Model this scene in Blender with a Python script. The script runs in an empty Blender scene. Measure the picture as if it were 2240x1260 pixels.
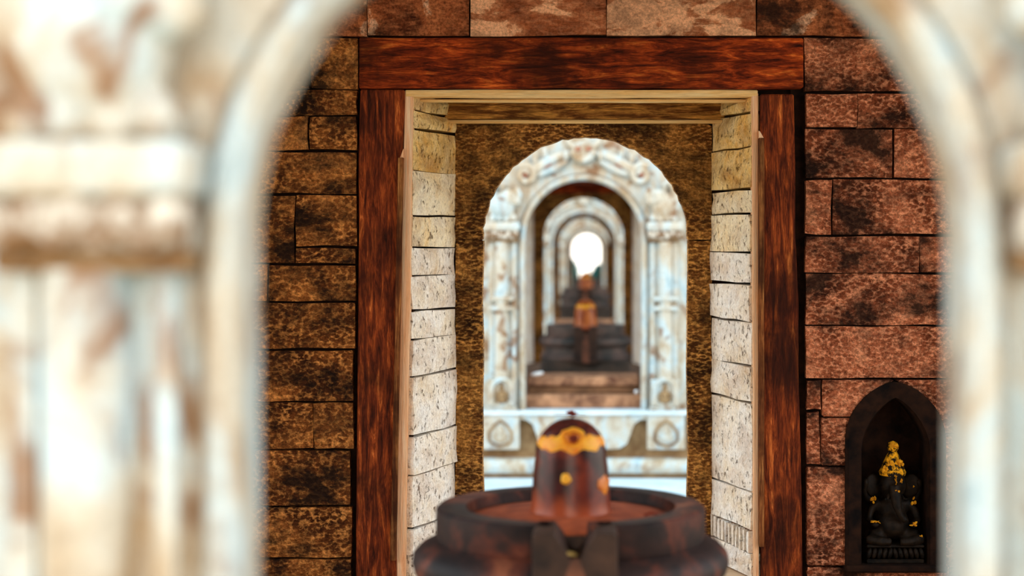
import bpy, bmesh, math, random
from mathutils import Vector, Matrix, noise as mnoise

# ------------------------------------------------------------------ camera, sky, sun, exposure
SC = bpy.context.scene
COL = SC.collection
EYE = 1.085                 # eye height above the paving, metres
F = 3733.333                # focal length in pixels (60 mm on a 36 mm sensor, 2240 px wide)
VPX, VPY = 1283.0, 518.0    # where the axis of the row of shrines meets the picture

cam_d = bpy.data.cameras.new('camera')
cam_d.lens = 60.0; cam_d.sensor_width = 36.0; cam_d.sensor_fit = 'HORIZONTAL'
cam_d.shift_x = (1120 - VPX) / 2240.0
cam_d.shift_y = -(630 - VPY) / 2240.0
cam_d.clip_start = 0.02; cam_d.clip_end = 500
cam_d.dof.use_dof = True; cam_d.dof.focus_distance = 3.9; cam_d.dof.aperture_fstop = 2.5
cam = bpy.data.objects.new('camera', cam_d); COL.objects.link(cam)
cam.location = (0, 0, EYE); cam.rotation_euler = (math.pi / 2, 0, 0)
SC.camera = cam

SC.view_settings.view_transform = 'Standard'
SC.view_settings.look = 'None'
SC.view_settings.gamma = 1.0
SC.view_settings.use_curve_mapping = False
SC.view_settings.exposure = 0.95

world = bpy.data.worlds.new('sky'); SC.world = world; world.use_nodes = True
wn = world.node_tree; wn.nodes.clear()
wo = wn.nodes.new('ShaderNodeOutputWorld'); wb = wn.nodes.new('ShaderNodeBackground')
wtc = wn.nodes.new('ShaderNodeTexCoord'); wsx = wn.nodes.new('ShaderNodeSeparateXYZ')
wr = wn.nodes.new('ShaderNodeValToRGB')
wn.links.new(wtc.outputs['Generated'], wsx.inputs[0]); wn.links.new(wsx.outputs['Z'], wr.inputs[0])
wr.color_ramp.elements[0].position = 0.0; wr.color_ramp.elements[0].color = (1.0, 0.93, 0.82, 1)
wr.color_ramp.elements[1].position = 0.85; wr.color_ramp.elements[1].color = (0.46, 0.78, 1.0, 1)
we = wr.color_ramp.elements.new(0.40); we.color = (0.90, 0.95, 1.0, 1)
wn.links.new(wr.outputs[0], wb.inputs[0]); wb.inputs[1].default_value = 1.8
wn.links.new(wb.outputs[0], wo.inputs[0])

sun_d = bpy.data.lights.new('sun', 'SUN'); sun_d.energy = 0.5; sun_d.angle = math.radians(34); sun_d.color = (1.0, 0.72, 0.44)
sun = bpy.data.objects.new('sun', sun_d); COL.objects.link(sun)
sun.rotation_euler = (math.radians(74), 0, math.radians(-6))      # low hazy sun behind the photographer

# ------------------------------------------------------------------ helpers
def PX(px, py, Y):
    """a point of the place, at depth Y from the camera, from where it shows in the photograph"""
    return Vector(((px - VPX) / F * Y, Y, EYE + (VPY - py) / F * Y))

def tag(o, label=None, cat=None, group=None, kind=None):
    if label: o['label'] = label
    if cat: o['category'] = cat
    if group: o['group'] = group
    if kind: o['kind'] = kind
    return o

def empty(name, loc=(0, 0, 0), parent=None):
    o = bpy.data.objects.new(name, None); COL.objects.link(o)
    o.location = loc; o.parent = parent; o.empty_display_size = 0.1
    return o

def mesh_obj(name, me, parent=None, loc=(0, 0, 0)):
    o = bpy.data.objects.new(name, me); COL.objects.link(o)
    o.parent = parent; o.location = loc
    return o

class MB:
    """collects shapes into ONE mesh"""
    def __init__(s): s.v = []; s.f = []
    def add(s, vs, fs):
        b = len(s.v); s.v += [tuple(p) for p in vs]; s.f += [tuple(i + b for i in f) for f in fs]; return s
    def box(s, x0, x1, y0, y1, z0, z1):
        return s.add([(x0,y0,z0),(x1,y0,z0),(x1,y1,z0),(x0,y1,z0),(x0,y0,z1),(x1,y0,z1),(x1,y1,z1),(x0,y1,z1)],
                     [(0,3,2,1),(4,5,6,7),(0,1,5,4),(1,2,6,5),(2,3,7,6),(3,0,4,7)])
    def prism(s, poly, y0, y1):
        """polygon in x,z (counter-clockwise seen from -y) extruded from y0 to y1"""
        n = len(poly)
        vs = [(x, y0, z) for x, z in poly] + [(x, y1, z) for x, z in poly]
        fs = [tuple(range(n)), tuple(range(2*n-1, n-1, -1))] + [(i, i+n, (i+1) % n + n, (i+1) % n) for i in range(n)]
        return s.add(vs, fs)
    def column(s, poly, z0, z1):
        """polygon in x,y extruded upwards"""
        n = len(poly)
        vs = [(x, y, z0) for x, y in poly] + [(x, y, z1) for x, y in poly]
        fs = [tuple(range(n-1, -1, -1)), tuple(range(n, 2*n))] + [(i, (i+1) % n, (i+1) % n + n, i+n) for i in range(n)]
        return s.add(vs, fs)
    def lathe(s, prof, c=(0, 0, 0), n=48, a0=0.0, a1=2*math.pi, wob=0.0, closed=False):
        full = abs(a1 - a0 - 2*math.pi) < 1e-6
        m = n if full else n + 1; k = len(prof); vs = []
        for i in range(m):
            a = a0 + (a1 - a0) * i / n
            for j, (r, z) in enumerate(prof):
                w = 1 + wob * mnoise.noise(Vector((math.cos(a)*1.7, math.sin(a)*1.7, z*9)))
                vs.append((c[0] + r*w*math.cos(a), c[1] + r*w*math.sin(a), c[2] + z))
        fs = []
        for i in range(n):
            p, q = i*k, ((i+1) % m)*k
            for j in range(k if closed else k-1):
                j2 = (j+1) % k
                fs.append((p+j, q+j, q+j2, p+j2))
        if not full and closed:
            fs.append(tuple(range(k))); fs.append(tuple(reversed(range((m-1)*k, m*k))))
        return s.add(vs, fs)
    def tube(s, path, rad, n=8):
        path = [Vector(p) for p in path]; m = len(path)
        if not hasattr(rad, '__len__'): rad = [rad]*m
        vs = []; up = Vector((0.13, 1, 0.21)).normalized()
        for i in range(m):
            t = (path[min(i+1, m-1)] - path[max(i-1, 0)]).normalized()
            a = t.cross(up)
            if a.length < 1e-4: a = t.cross(Vector((1, 0, 0)))
            a.normalize(); b = t.cross(a)
            for k in range(n):
                q = 2*math.pi*k/n
                vs.append(path[i] + (a*math.cos(q) + b*math.sin(q))*rad[i])
        fs = [(i*n+k, i*n+(k+1) % n, (i+1)*n+(k+1) % n, (i+1)*n+k) for i in range(m-1) for k in range(n)]
        fs += [tuple(range(n-1, -1, -1)), tuple(range((m-1)*n, m*n))]
        return s.add(vs, fs)
    def ell(s, c, r, rot=(0, 0, 0), nu=14, nv=9):
        M = Matrix.Rotation(rot[2], 3, 'Z') @ Matrix.Rotation(rot[1], 3, 'Y') @ Matrix.Rotation(rot[0], 3, 'X')
        vs = [Vector(c) + M @ Vector((0, 0, -r[2]))]
        for j in range(1, nv):
            t = math.pi*j/nv
            for i in range(nu):
                p = 2*math.pi*i/nu
                vs.append(Vector(c) + M @ Vector((r[0]*math.sin(t)*math.cos(p), r[1]*math.sin(t)*math.sin(p), -r[2]*math.cos(t))))
        vs.append(Vector(c) + M @ Vector((0, 0, r[2])))
        fs = [(0, 1+(i+1) % nu, 1+i) for i in range(nu)]
        for j in range(nv-2):
            for i in range(nu):
                a = 1+j*nu
                fs.append((a+i, a+(i+1) % nu, a+nu+(i+1) % nu, a+nu+i))
        top = len(vs)-1; a = 1+(nv-2)*nu
        fs += [(a+i, a+(i+1) % nu, top) for i in range(nu)]
        return s.add(vs, fs)
    def arch(s, prof, r0, zs, zb, n=40, jag=None, closed=False):
        """profile (offset outwards from the opening, y) swept along an upright round-headed opening"""
        st = [(-1, 0, -r0, zb)] + [(-1, 0, -r0, zb + (zs-zb)*i/4) for i in range(1, 5)]
        st += [(-math.cos(a), math.sin(a), -r0*math.cos(a), zs + r0*math.sin(a)) for a in [math.pi*i/n for i in range(1, n)]]
        st += [(1, 0, r0, zs - (zs-zb)*i/4) for i in range(0, 4)] + [(1, 0, r0, zb)]
        k = len(prof); vs = []
        for q, (nx, nz, x, z) in enumerate(st):
            for j, (d, y) in enumerate(prof):
                e = jag(q) if (jag and d <= 0) else 0
                vs.append((x + nx*(d+e), y, z + nz*(d+e)))
        fs = []
        for q in range(len(st)-1):
            for j in range(k if closed else k-1):
                j2 = (j+1) % k
                fs.append((q*k+j, (q+1)*k+j, (q+1)*k+j2, q*k+j2))
        if closed:
            fs += [tuple(range(k)), tuple(reversed(range((len(st)-1)*k, len(st)*k)))]
        return s.add(vs, fs)
    def patch(s, P, nrm, depth, nx=4, nz=2, rng=random, jit=0.003, edge=0.004):
        """block whose face is the quad P (bl, br, tr, tl); rough face, worn edges, body behind the face"""
        bl, br, tr, tl = [Vector(p) for p in P]; nrm = Vector(nrm).normalized(); vs = []
        for j in range(nz+1):
            for i in range(nx+1):
                u, w = i/nx, j/nz
                p = (bl*(1-u) + br*u)*(1-w) + (tl*(1-u) + tr*u)*w
                onb = i in (0, nx) or j in (0, nz)
                d = -edge*(0.3+rng.random()) if onb else rng.uniform(-jit, jit)
                tang = Vector((rng.uniform(-1, 1), rng.uniform(-1, 1), rng.uniform(-1, 1)))*(0.0020 if onb else 0.005)
                tang -= nrm*tang.dot(nrm)
                vs.append(p + nrm*d + tang)
        W = nx+1; fs = [(j*W+i, j*W+i+1, (j+1)*W+i+1, (j+1)*W+i) for j in range(nz) for i in range(nx)]
        ring = [i for i in range(W)] + [j*W+nx for j in range(1, nz+1)] + [nz*W+i for i in range(nx-1, -1, -1)] + [j*W for j in range(nz-1, 0, -1)]
        b = len(vs)
        for i in ring: vs.append(vs[i] - nrm*depth)
        m = len(ring)
        fs += [(ring[(q+1) % m], ring[q], b+q, b+(q+1) % m) for q in range(m)]
        fs.append(tuple(b+q for q in range(m-1, -1, -1)))
        return s.add(vs, fs)
    def mesh(s, name, mat, bevel=0.0, smooth=None, seg=1, remesh=0.0, fix=True):
        me = bpy.data.meshes.new(name)
        bm = bmesh.new()
        V = [bm.verts.new(p) for p in s.v]
        for f in s.f:
            try: bm.faces.new([V[i] for i in f])
            except ValueError: pass
        if fix: bmesh.ops.recalc_face_normals(bm, faces=bm.faces)
        if bevel > 0:
            es = [e for e in bm.edges if len(e.link_faces) == 2 and e.calc_face_angle(0) > math.radians(30)]
            bmesh.ops.bevel(bm, geom=es, offset=bevel, segments=seg, profile=0.6, affect='EDGES', clamp_overlap=True)
        bm.to_mesh(me); bm.free()
        if remesh > 0:
            o = bpy.data.objects.new('tmp', me); COL.objects.link(o)
            m = o.modifiers.new('r', 'REMESH'); m.mode = 'VOXEL'; m.voxel_size = remesh
            sm = o.modifiers.new('s', 'SMOOTH'); sm.factor = 0.5; sm.iterations = 3
            dg = bpy.context.evaluated_depsgraph_get()
            me2 = bpy.data.meshes.new_from_object(o.evaluated_get(dg))
            bpy.data.objects.remove(o); bpy.data.meshes.remove(me)
            me = me2; me.name = name; smooth = 180
        me.materials.clear(); me.materials.append(mat)
        if smooth is not None:
            me.shade_smooth(); me.set_sharp_from_angle(angle=math.radians(smooth))
        return me
    def build(s, name, mat, parent=None, loc=(0, 0, 0), **k):
        return mesh_obj(name, s.mesh(name, mat, **k), parent, loc)

# ------------------------------------------------------------------ materials (all procedural)
def ramp(nt, fac, stops):
    r = nt.nodes.new('ShaderNodeValToRGB'); e = r.color_ramp.elements
    while len(e) < len(stops): e.new(0.5)
    for x, (p, c) in zip(e, stops): x.position = p; x.color = (*c, 1) if len(c) == 3 else c
    nt.links.new(fac, r.inputs[0]); return r.outputs[0]

def base(name, rough=0.8, spec=0.3):
    m = bpy.data.materials.new(name); m.use_nodes = True; nt = m.node_tree
    b = nt.nodes['Principled BSDF']; b.inputs['Roughness'].default_value = rough
    b.inputs['Specular IOR Level'].default_value = spec
    return m, nt, b

def coords(nt, rnd=True, scale=(1, 1, 1), rot=(0, 0, 0), src=None):
    """object coordinates, shifted by a random amount for each object so that no two stones match"""
    if src is None:
        tc = nt.nodes.new('ShaderNodeTexCoord'); src = tc.outputs['Object']
        if rnd:
            oi = nt.nodes.new('ShaderNodeObjectInfo')
            mu = nt.nodes.new('ShaderNodeVectorMath'); mu.operation = 'SCALE'; mu.inputs[0].default_value = (17.3, 9.1, 23.7)
            nt.links.new(oi.outputs['Random'], mu.inputs['Scale'])
            ad = nt.nodes.new('ShaderNodeVectorMath'); ad.operation = 'ADD'
            nt.links.new(src, ad.inputs[0]); nt.links.new(mu.outputs[0], ad.inputs[1]); src = ad.outputs[0]
    mp = nt.nodes.new('ShaderNodeMapping'); mp.inputs['Scale'].default_value = scale; mp.inputs['Rotation'].default_value = rot
    nt.links.new(src, mp.inputs[0]); return mp.outputs[0]

def noise(nt, vec, scale, detail=6, rough=0.6, dist=0.0):
    n = nt.nodes.new('ShaderNodeTexNoise'); n.inputs['Scale'].default_value = scale
    n.inputs['Detail'].default_value = detail; n.inputs['Roughness'].default_value = rough; n.inputs['Distortion'].default_value = dist
    nt.links.new(vec, n.inputs['Vector']); return n.outputs['Fac']

def math_n(nt, op, a, b=None):
    n = nt.nodes.new('ShaderNodeMath'); n.operation = op
    for i, x in enumerate((a, b)):
        if x is None: continue
        if isinstance(x, (int, float)): n.inputs[i].default_value = x
        else: nt.links.new(x, n.inputs[i])
    return n.outputs[0]

def mix(nt, fac, a, b, mode='MIX'):
    n = nt.nodes.new('ShaderNodeMix'); n.data_type = 'RGBA'; n.blend_type = mode
    for key, x in ((0, fac), (6, a), (7, b)):
        if isinstance(x, (int, float)): n.inputs[key].default_value = x
        elif isinstance(x, tuple): n.inputs[key].default_value = (*x, 1)
        else: nt.links.new(x, n.inputs[key])
    return n.outputs[2]

def bump(nt, b, h, strength=0.6, dist=0.01):
    n = nt.nodes.new('ShaderNodeBump'); n.inputs['Strength'].default_value = strength; n.inputs['Distance'].default_value = dist
    nt.links.new(h, n.inputs['Height']); nt.links.new(n.outputs[0], b.inputs['Normal'])

def stone(name, stops, big=4.0, stretch=(1, 1, 1), chisel=(60, 60, 160), rot=(0, 0.6, 0), marks=0.5, markcol=(0.5, 0.5, 0.5),
          bstr=0.8, bdist=0.008, rough=0.9, spec=0.10, rnd=True, dark=(0.014, 0.008, 0.006), darkamt=0.5, spread=(0.42, 0.62), grain=0.75, spots=0.0, dark_patch=(0.46, 0.62)):
    """quarried stone: broad colour patches, tool marks with paler crests, dark patches of their own shape"""
    m, nt, b = base(name, rough, spec)
    v0 = coords(nt, rnd, stretch)
    n1 = noise(nt, v0, big, 8, 0.62, 0.4)
    col = ramp(nt, n1, stops)
    v1 = coords(nt, rnd, chisel, rot)
    nn = noise(nt, v1, 1.0, 3, 0.55, 0.9)
    vo = nt.nodes.new('ShaderNodeTexVoronoi'); vo.inputs['Scale'].default_value = 0.9; vo.inputs['Randomness'].default_value = 0.9
    nt.links.new(v1, vo.inputs['Vector'])
    n2 = math_n(nt, 'ADD', math_n(nt, 'MULTIPLY', nn, 0.62), math_n(nt, 'MULTIPLY', vo.outputs['Distance'], 0.36))
    v2 = coords(nt, rnd)
    n3 = noise(nt, v2, 160, 4, 0.7)
    crest = ramp(nt, n2, [(spread[0], (0, 0, 0)), (spread[1], (1, 1, 1))])
    f = math_n(nt, 'MULTIPLY', crest, marks)
    col = mix(nt, f, col, markcol)
    g = ramp(nt, n3, [(0.34, (0.28, 0.26, 0.25)), (0.62, (1.35, 1.35, 1.35))])
    col = mix(nt, grain, col, g, 'MULTIPLY')
    n4 = noise(nt, coords(nt, rnd, (1, 1, 1.6)), big*0.8, 9, 0.70, 0.25)
    s = ramp(nt, n4, [(dark_patch[0], (0, 0, 0)), (dark_patch[1], (1, 1, 1))])
    col = mix(nt, math_n(nt, 'MULTIPLY', s, darkamt), col, dark)
    if spots:
        n5 = noise(nt, coords(nt, rnd, (1, 1, 0.85)), 70, 6, 0.7, 0.2)
        col = mix(nt, math_n(nt, 'MULTIPLY', ramp(nt, n5, [(0.585, (0, 0, 0)), (0.67, (1, 1, 1))]), spots), col, (0.20, 0.08, 0.025))
        n2 = math_n(nt, 'SUBTRACT', n2, math_n(nt, 'MULTIPLY', ramp(nt, n5, [(0.575, (0, 0, 0)), (0.67, (1, 1, 1))]), 0.5))
    nt.links.new(col, b.inputs['Base Color'])
    h = math_n(nt, 'ADD', math_n(nt, 'MULTIPLY', n2, 1.0), math_n(nt, 'MULTIPLY', n3, 0.35))
    bump(nt, b, h, bstr, bdist)
    return m

def timber(name, stops, scale, rough=0.75, bstr=0.6, spec=0.12, fine=(1.4, 0.4), dark_patch=0.8):
    m, nt, b = base(name, rough, spec)
    v = coords(nt, True, scale); n1 = noise(nt, v, 1.0, 10, 0.68, 0.8)
    col = ramp(nt, n1, stops)
    n3 = noise(nt, coords(nt, True, tuple(s*5 for s in scale)), 1.0, 4, 0.6, 0.4)
    g = ramp(nt, n3, [(0.3, (fine[1],)*3), (0.65, (fine[0],)*3)])
    col = mix(nt, 0.7, col, g, 'MULTIPLY')
    n4 = noise(nt, coords(nt, True), 5, 5, 0.6)  # random dark patches in the wood
    col = mix(nt, math_n(nt, 'MULTIPLY', ramp(nt, n4, [(0.45, (0, 0, 0)), (0.62, (1, 1, 1))]), dark_patch), col, (0.022, 0.005, 0.002))
    nt.links.new(col, b.inputs['Base Color'])
    bump(nt, b, math_n(nt, 'ADD', n1, math_n(nt, 'MULTIPLY', n3, 0.5)), bstr, 0.009)
    return m

def plain(name, c1, c2, scale=20, rough=0.7, spec=0.3, bstr=0.3, lo=0.35, hi=0.65, bdist=0.004):
    m, nt, b = base(name, rough, spec)
    n = noise(nt, coords(nt, True), scale, 7, 0.62, 0.3)
    nt.links.new(ramp(nt, n, [(lo, c1), (hi, c2)]), b.inputs['Base Color'])
    bump(nt, b, n, bstr, bdist); return m

M = {}
M['wall_gold'] = stone('brown_sandstone', [(0.32, (0.05, 0.013, 0.004)), (0.46, (0.21, 0.064, 0.015)), (0.58, (0.44, 0.155, 0.036)), (0.70, (0.85, 0.38, 0.12))],
                       big=8, chisel=(85, 85, 125), rot=(0, 0.6, 0), marks=0.8, markcol=(0.98, 0.42, 0.11), darkamt=0.95, bstr=1.0, bdist=0.020, spread=(0.46, 0.62), dark_patch=(0.44, 0.60))
M['wall_salmon'] = stone('reddish_sandstone', [(0.30, (0.07, 0.016, 0.006)), (0.46, (0.28, 0.072, 0.029)), (0.58, (0.54, 0.165, 0.075)), (0.70, (0.90, 0.38, 0.20))],
                         big=7, chisel=(85, 85, 130), rot=(0, -0.6, 0), marks=0.85, markcol=(0.98, 0.40, 0.21), darkamt=0.93, bstr=1.0, bdist=0.020, spread=(0.46, 0.61), dark_patch=(0.45, 0.60))
M['wall_top'] = stone('lintel_course_sandstone', [(0.34, (0.08, 0.020, 0.008)), (0.47, (0.30, 0.082, 0.028)), (0.555, (0.46, 0.15, 0.055)), (0.59, (0.94, 0.56, 0.36))],
                      big=8, chisel=(40, 60, 110), rot=(0, 0.2, 0), marks=0.4, markcol=(0.7, 0.25, 0.10), darkamt=0.9, bstr=0.9, bdist=0.012)
M['slab'] = stone('tooled_brown_slab', [(0.30, (0.05, 0.018, 0.005)), (0.48, (0.24, 0.090, 0.022)), (0.66, (0.62, 0.29, 0.07))],
                  big=7, chisel=(70, 80, 165), rot=(0, 0.6, 0), marks=0.85, markcol=(0.98, 0.50, 0.13), darkamt=0.8, bstr=1.0, bdist=0.018, spread=(0.46, 0.60))
M['jamb'] = stone('pale_jamb_stone', [(0.26, (0.66, 0.44, 0.24)), (0.36, (0.92, 0.80, 0.62)), (0.52, (0.98, 0.92, 0.83)), (0.72, (0.95, 0.96, 0.95))],
                  big=9, chisel=(50, 50, 40), rot=(0, 0.1, 0), marks=0.3, markcol=(0.98, 0.97, 0.94), darkamt=0.30, dark=(0.40, 0.20, 0.08), bstr=0.9, bdist=0.010, grain=0.25, spots=0.8)
M['jamb_bounce'] = stone('bounce_lit_jamb_stone', [(0.26, (0.45, 0.19, 0.03)), (0.36, (0.95, 0.56, 0.16)), (0.50, (0.98, 0.70, 0.28)), (0.72, (0.98, 0.80, 0.46))],  # warm bounce from the lintel is put into the upper stones' colour
                  big=9, chisel=(50, 50, 40), rot=(0, 0.1, 0), marks=0.3, markcol=(0.98, 0.86, 0.56), darkamt=0.55, dark=(0.30, 0.11, 0.02), bstr=0.9, bdist=0.010, grain=0.28, spots=0.8)
M['jamb_mid'] = stone('half_bounce_jamb_stone', [(0.26, (0.52, 0.28, 0.09)), (0.36, (0.95, 0.70, 0.36)), (0.50, (0.98, 0.84, 0.58)), (0.72, (0.97, 0.92, 0.78))],  # same bounce painted fainter, between the upper and lower stones
                  big=9, chisel=(50, 50, 40), rot=(0, 0.1, 0), marks=0.3, markcol=(0.98, 0.92, 0.76), darkamt=0.4, dark=(0.34, 0.15, 0.04), bstr=0.9, bdist=0.010, grain=0.26, spots=0.8)
M['wall_top_pale'] = stone('limewashed_course_sandstone', [(0.34, (0.10, 0.025, 0.010)), (0.45, (0.38, 0.11, 0.04)), (0.50, (0.52, 0.20, 0.09)), (0.53, (0.96, 0.52, 0.30))],
                      big=8, stretch=(0.8, 1, 1.5), chisel=(40, 60, 110), rot=(0, 0.2, 0), marks=0.25, markcol=(0.8, 0.35, 0.18), darkamt=0.5, bstr=0.8, bdist=0.01, grain=0.5)
M['mortar'] = plain('dark_joint_mortar', (0.008, 0.005, 0.004), (0.03, 0.014, 0.008), 30, 0.95, 0.1)
M['lintel'] = timber('red_brown_timber_lintel', [(0.34, (0.03, 0.005, 0.002)), (0.47, (0.19, 0.024, 0.005)), (0.58, (0.46, 0.070, 0.010)), (0.70, (0.98, 0.26, 0.04))], (10, 50, 62))
M['post'] = timber('red_brown_timber_post', [(0.34, (0.022, 0.005, 0.002)), (0.48, (0.13, 0.022, 0.006)), (0.60, (0.34, 0.068, 0.013)), (0.72, (0.92, 0.28, 0.06))], (80, 50, 9))
M['pale_h'] = timber('lit_underside_timber', [(0.25, (0.50, 0.18, 0.04)), (0.40, (0.97, 0.60, 0.22)), (0.65, (0.98, 0.74, 0.38))], (5, 60, 90), fine=(1.1, 0.75), dark_patch=0.06)  # paleness carries the light on the undersides of lintel and beam
M['pale_v'] = timber('pale_worn_timber_upright', [(0.25, (0.60, 0.20, 0.07)), (0.40, (0.97, 0.52, 0.27)), (0.65, (0.98, 0.72, 0.48))], (90, 60, 4), fine=(1.1, 0.75), dark_patch=0.06)
M['lath'] = timber('brown_timber_lath', [(0.3, (0.06, 0.018, 0.008)), (0.5, (0.22, 0.07, 0.02)), (0.72, (0.65, 0.30, 0.09))], (120, 60, 6))
M['beam'] = timber('dark_inner_beam', [(0.3, (0.05, 0.016, 0.005)), (0.46, (0.24, 0.085, 0.018)), (0.62, (0.85, 0.40, 0.08))], (9, 50, 80), dark_patch=0.5)

def facade_mat(name, stainamt=0.75):
    m, nt, b = base(name, 0.75, 0.3)
    v = coords(nt, True, (1, 1, 0.55)); n1 = noise(nt, v, 13, 7, 0.6, 0.5)
    col = ramp(nt, n1, [(0.25, (0.26, 0.36, 0.39)), (0.40, (0.47, 0.53, 0.53)), (0.52, (0.51, 0.45, 0.36)), (0.68, (0.38, 0.26, 0.15))])
    n2 = noise(nt, coords(nt, True, (1, 1, 0.8)), 15, 5, 0.5, 0.6)
    col = mix(nt, math_n(nt, 'MULTIPLY', ramp(nt, n2, [(0.55, (0, 0, 0)), (0.64, (1, 1, 1))]), stainamt), col, (0.22, 0.095, 0.032))
    n3 = noise(nt, coords(nt, True), 120, 5, 0.65)
    col = mix(nt, 0.45, col, ramp(nt, n3, [(0.3, (0.5, 0.5, 0.5)), (0.7, (1.2, 1.2, 1.2))]), 'MULTIPLY')
    nt.links.new(col, b.inputs['Base Color'])
    bump(nt, b, math_n(nt, 'ADD', n2, math_n(nt, 'MULTIPLY', n3, 0.4)), 0.6, 0.006); return m
M['facade'] = facade_mat('weathered_pale_stone', 0.85)
M['facade_clean'] = facade_mat('weathered_pale_stone_light', 0.4)
M['ochre_stone'] = plain('ochre_stain_shade_stone', (0.14, 0.065, 0.022), (0.34, 0.21, 0.10), 12, 0.85)  # stain colour, also painted shade for capital neck and plinth recesses
M['red_ochre'] = plain('red_ochre_stained_stone', (0.20, 0.06, 0.03), (0.42, 0.18, 0.11), 30, 0.85)
M['capital_stone'] = plain('brown_blotched_capital_stone', (0.16, 0.075, 0.025), (0.56, 0.50, 0.42), 34, 0.8, 0.2, 0.4, 0.42, 0.6)  # brown blotches also carry the shade under the capital block
M['paving'] = plain('pale_paving_stone', (0.48, 0.56, 0.58), (0.66, 0.69, 0.69), 9, 0.7, 0.35, 0.4)
M['earth'] = plain('packed_earth', (0.48, 0.34, 0.21), (0.68, 0.52, 0.36), 3, 0.95, 0.1)
M['step'] = plain('red_brown_step_stone', (0.10, 0.035, 0.016), (0.46, 0.22, 0.11), 14, 0.8, 0.3, 0.6)
M['inside'] = plain('dark_inner_stone', (0.07, 0.035, 0.018), (0.24, 0.12, 0.06), 8, 0.9, 0.2, 0.5)  # dark brown for inner walls, recessed step and rib bed
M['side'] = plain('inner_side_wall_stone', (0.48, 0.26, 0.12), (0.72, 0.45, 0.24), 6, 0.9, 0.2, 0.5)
M['floor'] = plain('worn_floor_stone', (0.46, 0.28, 0.15), (0.74, 0.52, 0.33), 8, 0.8, 0.3, 0.4)
M['roof'] = plain('weathered_roof_stone', (0.35, 0.30, 0.24), (0.7, 0.64, 0.55), 6, 0.9)

def basin_mat(name):
    m, nt, b = base(name, 0.6, 0.22)
    n1 = noise(nt, coords(nt, False), 9, 7, 0.62, 0.6)
    col = ramp(nt, n1, [(0.36, (0.010, 0.008, 0.010)), (0.48, (0.034, 0.018, 0.017)), (0.58, (0.12, 0.034, 0.022)), (0.70, (0.38, 0.13, 0.062))])
    n3 = noise(nt, coords(nt, False), 110, 4, 0.6)
    col = mix(nt, 0.5, col, ramp(nt, n3, [(0.3, (0.6,)*3), (0.7, (1.2,)*3)]), 'MULTIPLY')
    nt.links.new(col, b.inputs['Base Color'])
    bump(nt, b, n3, 0.25, 0.003); return m
M['basin'] = basin_mat('dark_basin_stone')
M['basin_grey'] = plain('grey_basin_stone', (0.030, 0.036, 0.038), (0.15, 0.10, 0.085), 9, 0.55, 0.3)
M['vermilion'] = plain('vermilion_dusted_stone', (0.20, 0.040, 0.018), (0.56, 0.13, 0.045), 26, 0.75, 0.3, 0.4, 0.3, 0.7)
M['spout'] = plain('dark_spout_stone', (0.014, 0.014, 0.016), (0.085, 0.050, 0.038), 14, 0.6, 0.2, 0.3)
M['pedestal'] = plain('dark_pedestal_stone', (0.02, 0.026, 0.028), (0.10, 0.075, 0.06), 12, 0.6, 0.4, 0.4)

def linga_mat(name, lo, mid, hi, red):
    m, nt, b = base(name, 0.34, 0.35)
    n1 = noise(nt, coords(nt, False, (1, 1, 0.8)), 22, 6, 0.55, 0.5)
    col = ramp(nt, n1, [(0.36, lo), (0.5, mid), (0.66, hi)])
    tc = nt.nodes.new('ShaderNodeTexCoord'); sx = nt.nodes.new('ShaderNodeSeparateXYZ'); nt.links.new(tc.outputs['Object'], sx.inputs[0])
    z = math_n(nt, 'ADD', sx.outputs['Z'], math_n(nt, 'MULTIPLY', math_n(nt, 'SUBTRACT', n1, 0.5), 0.10))
    z = math_n(nt, 'MULTIPLY', z, 7.0)       # vermilion powder has washed down and settled round the foot
    k = ramp(nt, z, [(0.0, (1, 1, 1)), (0.24, (0, 0, 0))])
    col = mix(nt, math_n(nt, 'MULTIPLY', k, 0.85), col, red)
    nt.links.new(col, b.inputs['Base Color']); bump(nt, b, n1, 0.15, 0.004); return m
M['linga'] = linga_mat('oiled_maroon_stone', (0.012, 0.006, 0.008), (0.060, 0.010, 0.011), (0.20, 0.030, 0.014), (0.42, 0.080, 0.024))
M['linga_orange'] = linga_mat('oiled_orange_stone', (0.15, 0.03, 0.012), (0.42, 0.10, 0.025), (0.66, 0.22, 0.05), (0.55, 0.17, 0.05))
M['yellow'] = plain('yellow_paste', (0.85, 0.24, 0.01), (0.98, 0.55, 0.04), 30, 0.45, 0.4, 0.3)
M['yellow_dry'] = plain('dry_yellow_paste', (0.42, 0.14, 0.005), (0.85, 0.40, 0.015), 120, 0.8, 0.1, 0.5)
M['orange'] = plain('orange_paste', (0.50, 0.10, 0.01), (0.85, 0.30, 0.02), 40, 0.4, 0.4, 0.3)
M['maroon'] = plain('maroon_paste', (0.10, 0.012, 0.008), (0.26, 0.035, 0.015), 60, 0.4, 0.4, 0.3)
M['statue'] = plain('black_oiled_statue_stone', (0.003, 0.0025, 0.002), (0.018, 0.010, 0.005), 60, 0.55, 0.12, 0.5)  # black stone, deepened to carry the shade inside the niche
M['crown'] = plain('yellow_dusted_black_stone', (0.008, 0.005, 0.003), (0.85, 0.38, 0.01), 85, 0.7, 0.1, 0.5, 0.46, 0.58)
M['niche'] = plain('shade_dark_niche_stone', (0.004, 0.003, 0.003), (0.026, 0.011, 0.006), 25, 0.9, 0.08, 0.6)  # near black: the niche's shade is put into the stone colour
M['petal'] = plain('dried_red_petal', (0.12, 0.012, 0.01), (0.30, 0.04, 0.02), 60, 0.6)
M['straw'] = plain('dry_leaf_scrap', (0.30, 0.22, 0.06), (0.62, 0.46, 0.18), 60, 0.7)
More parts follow.
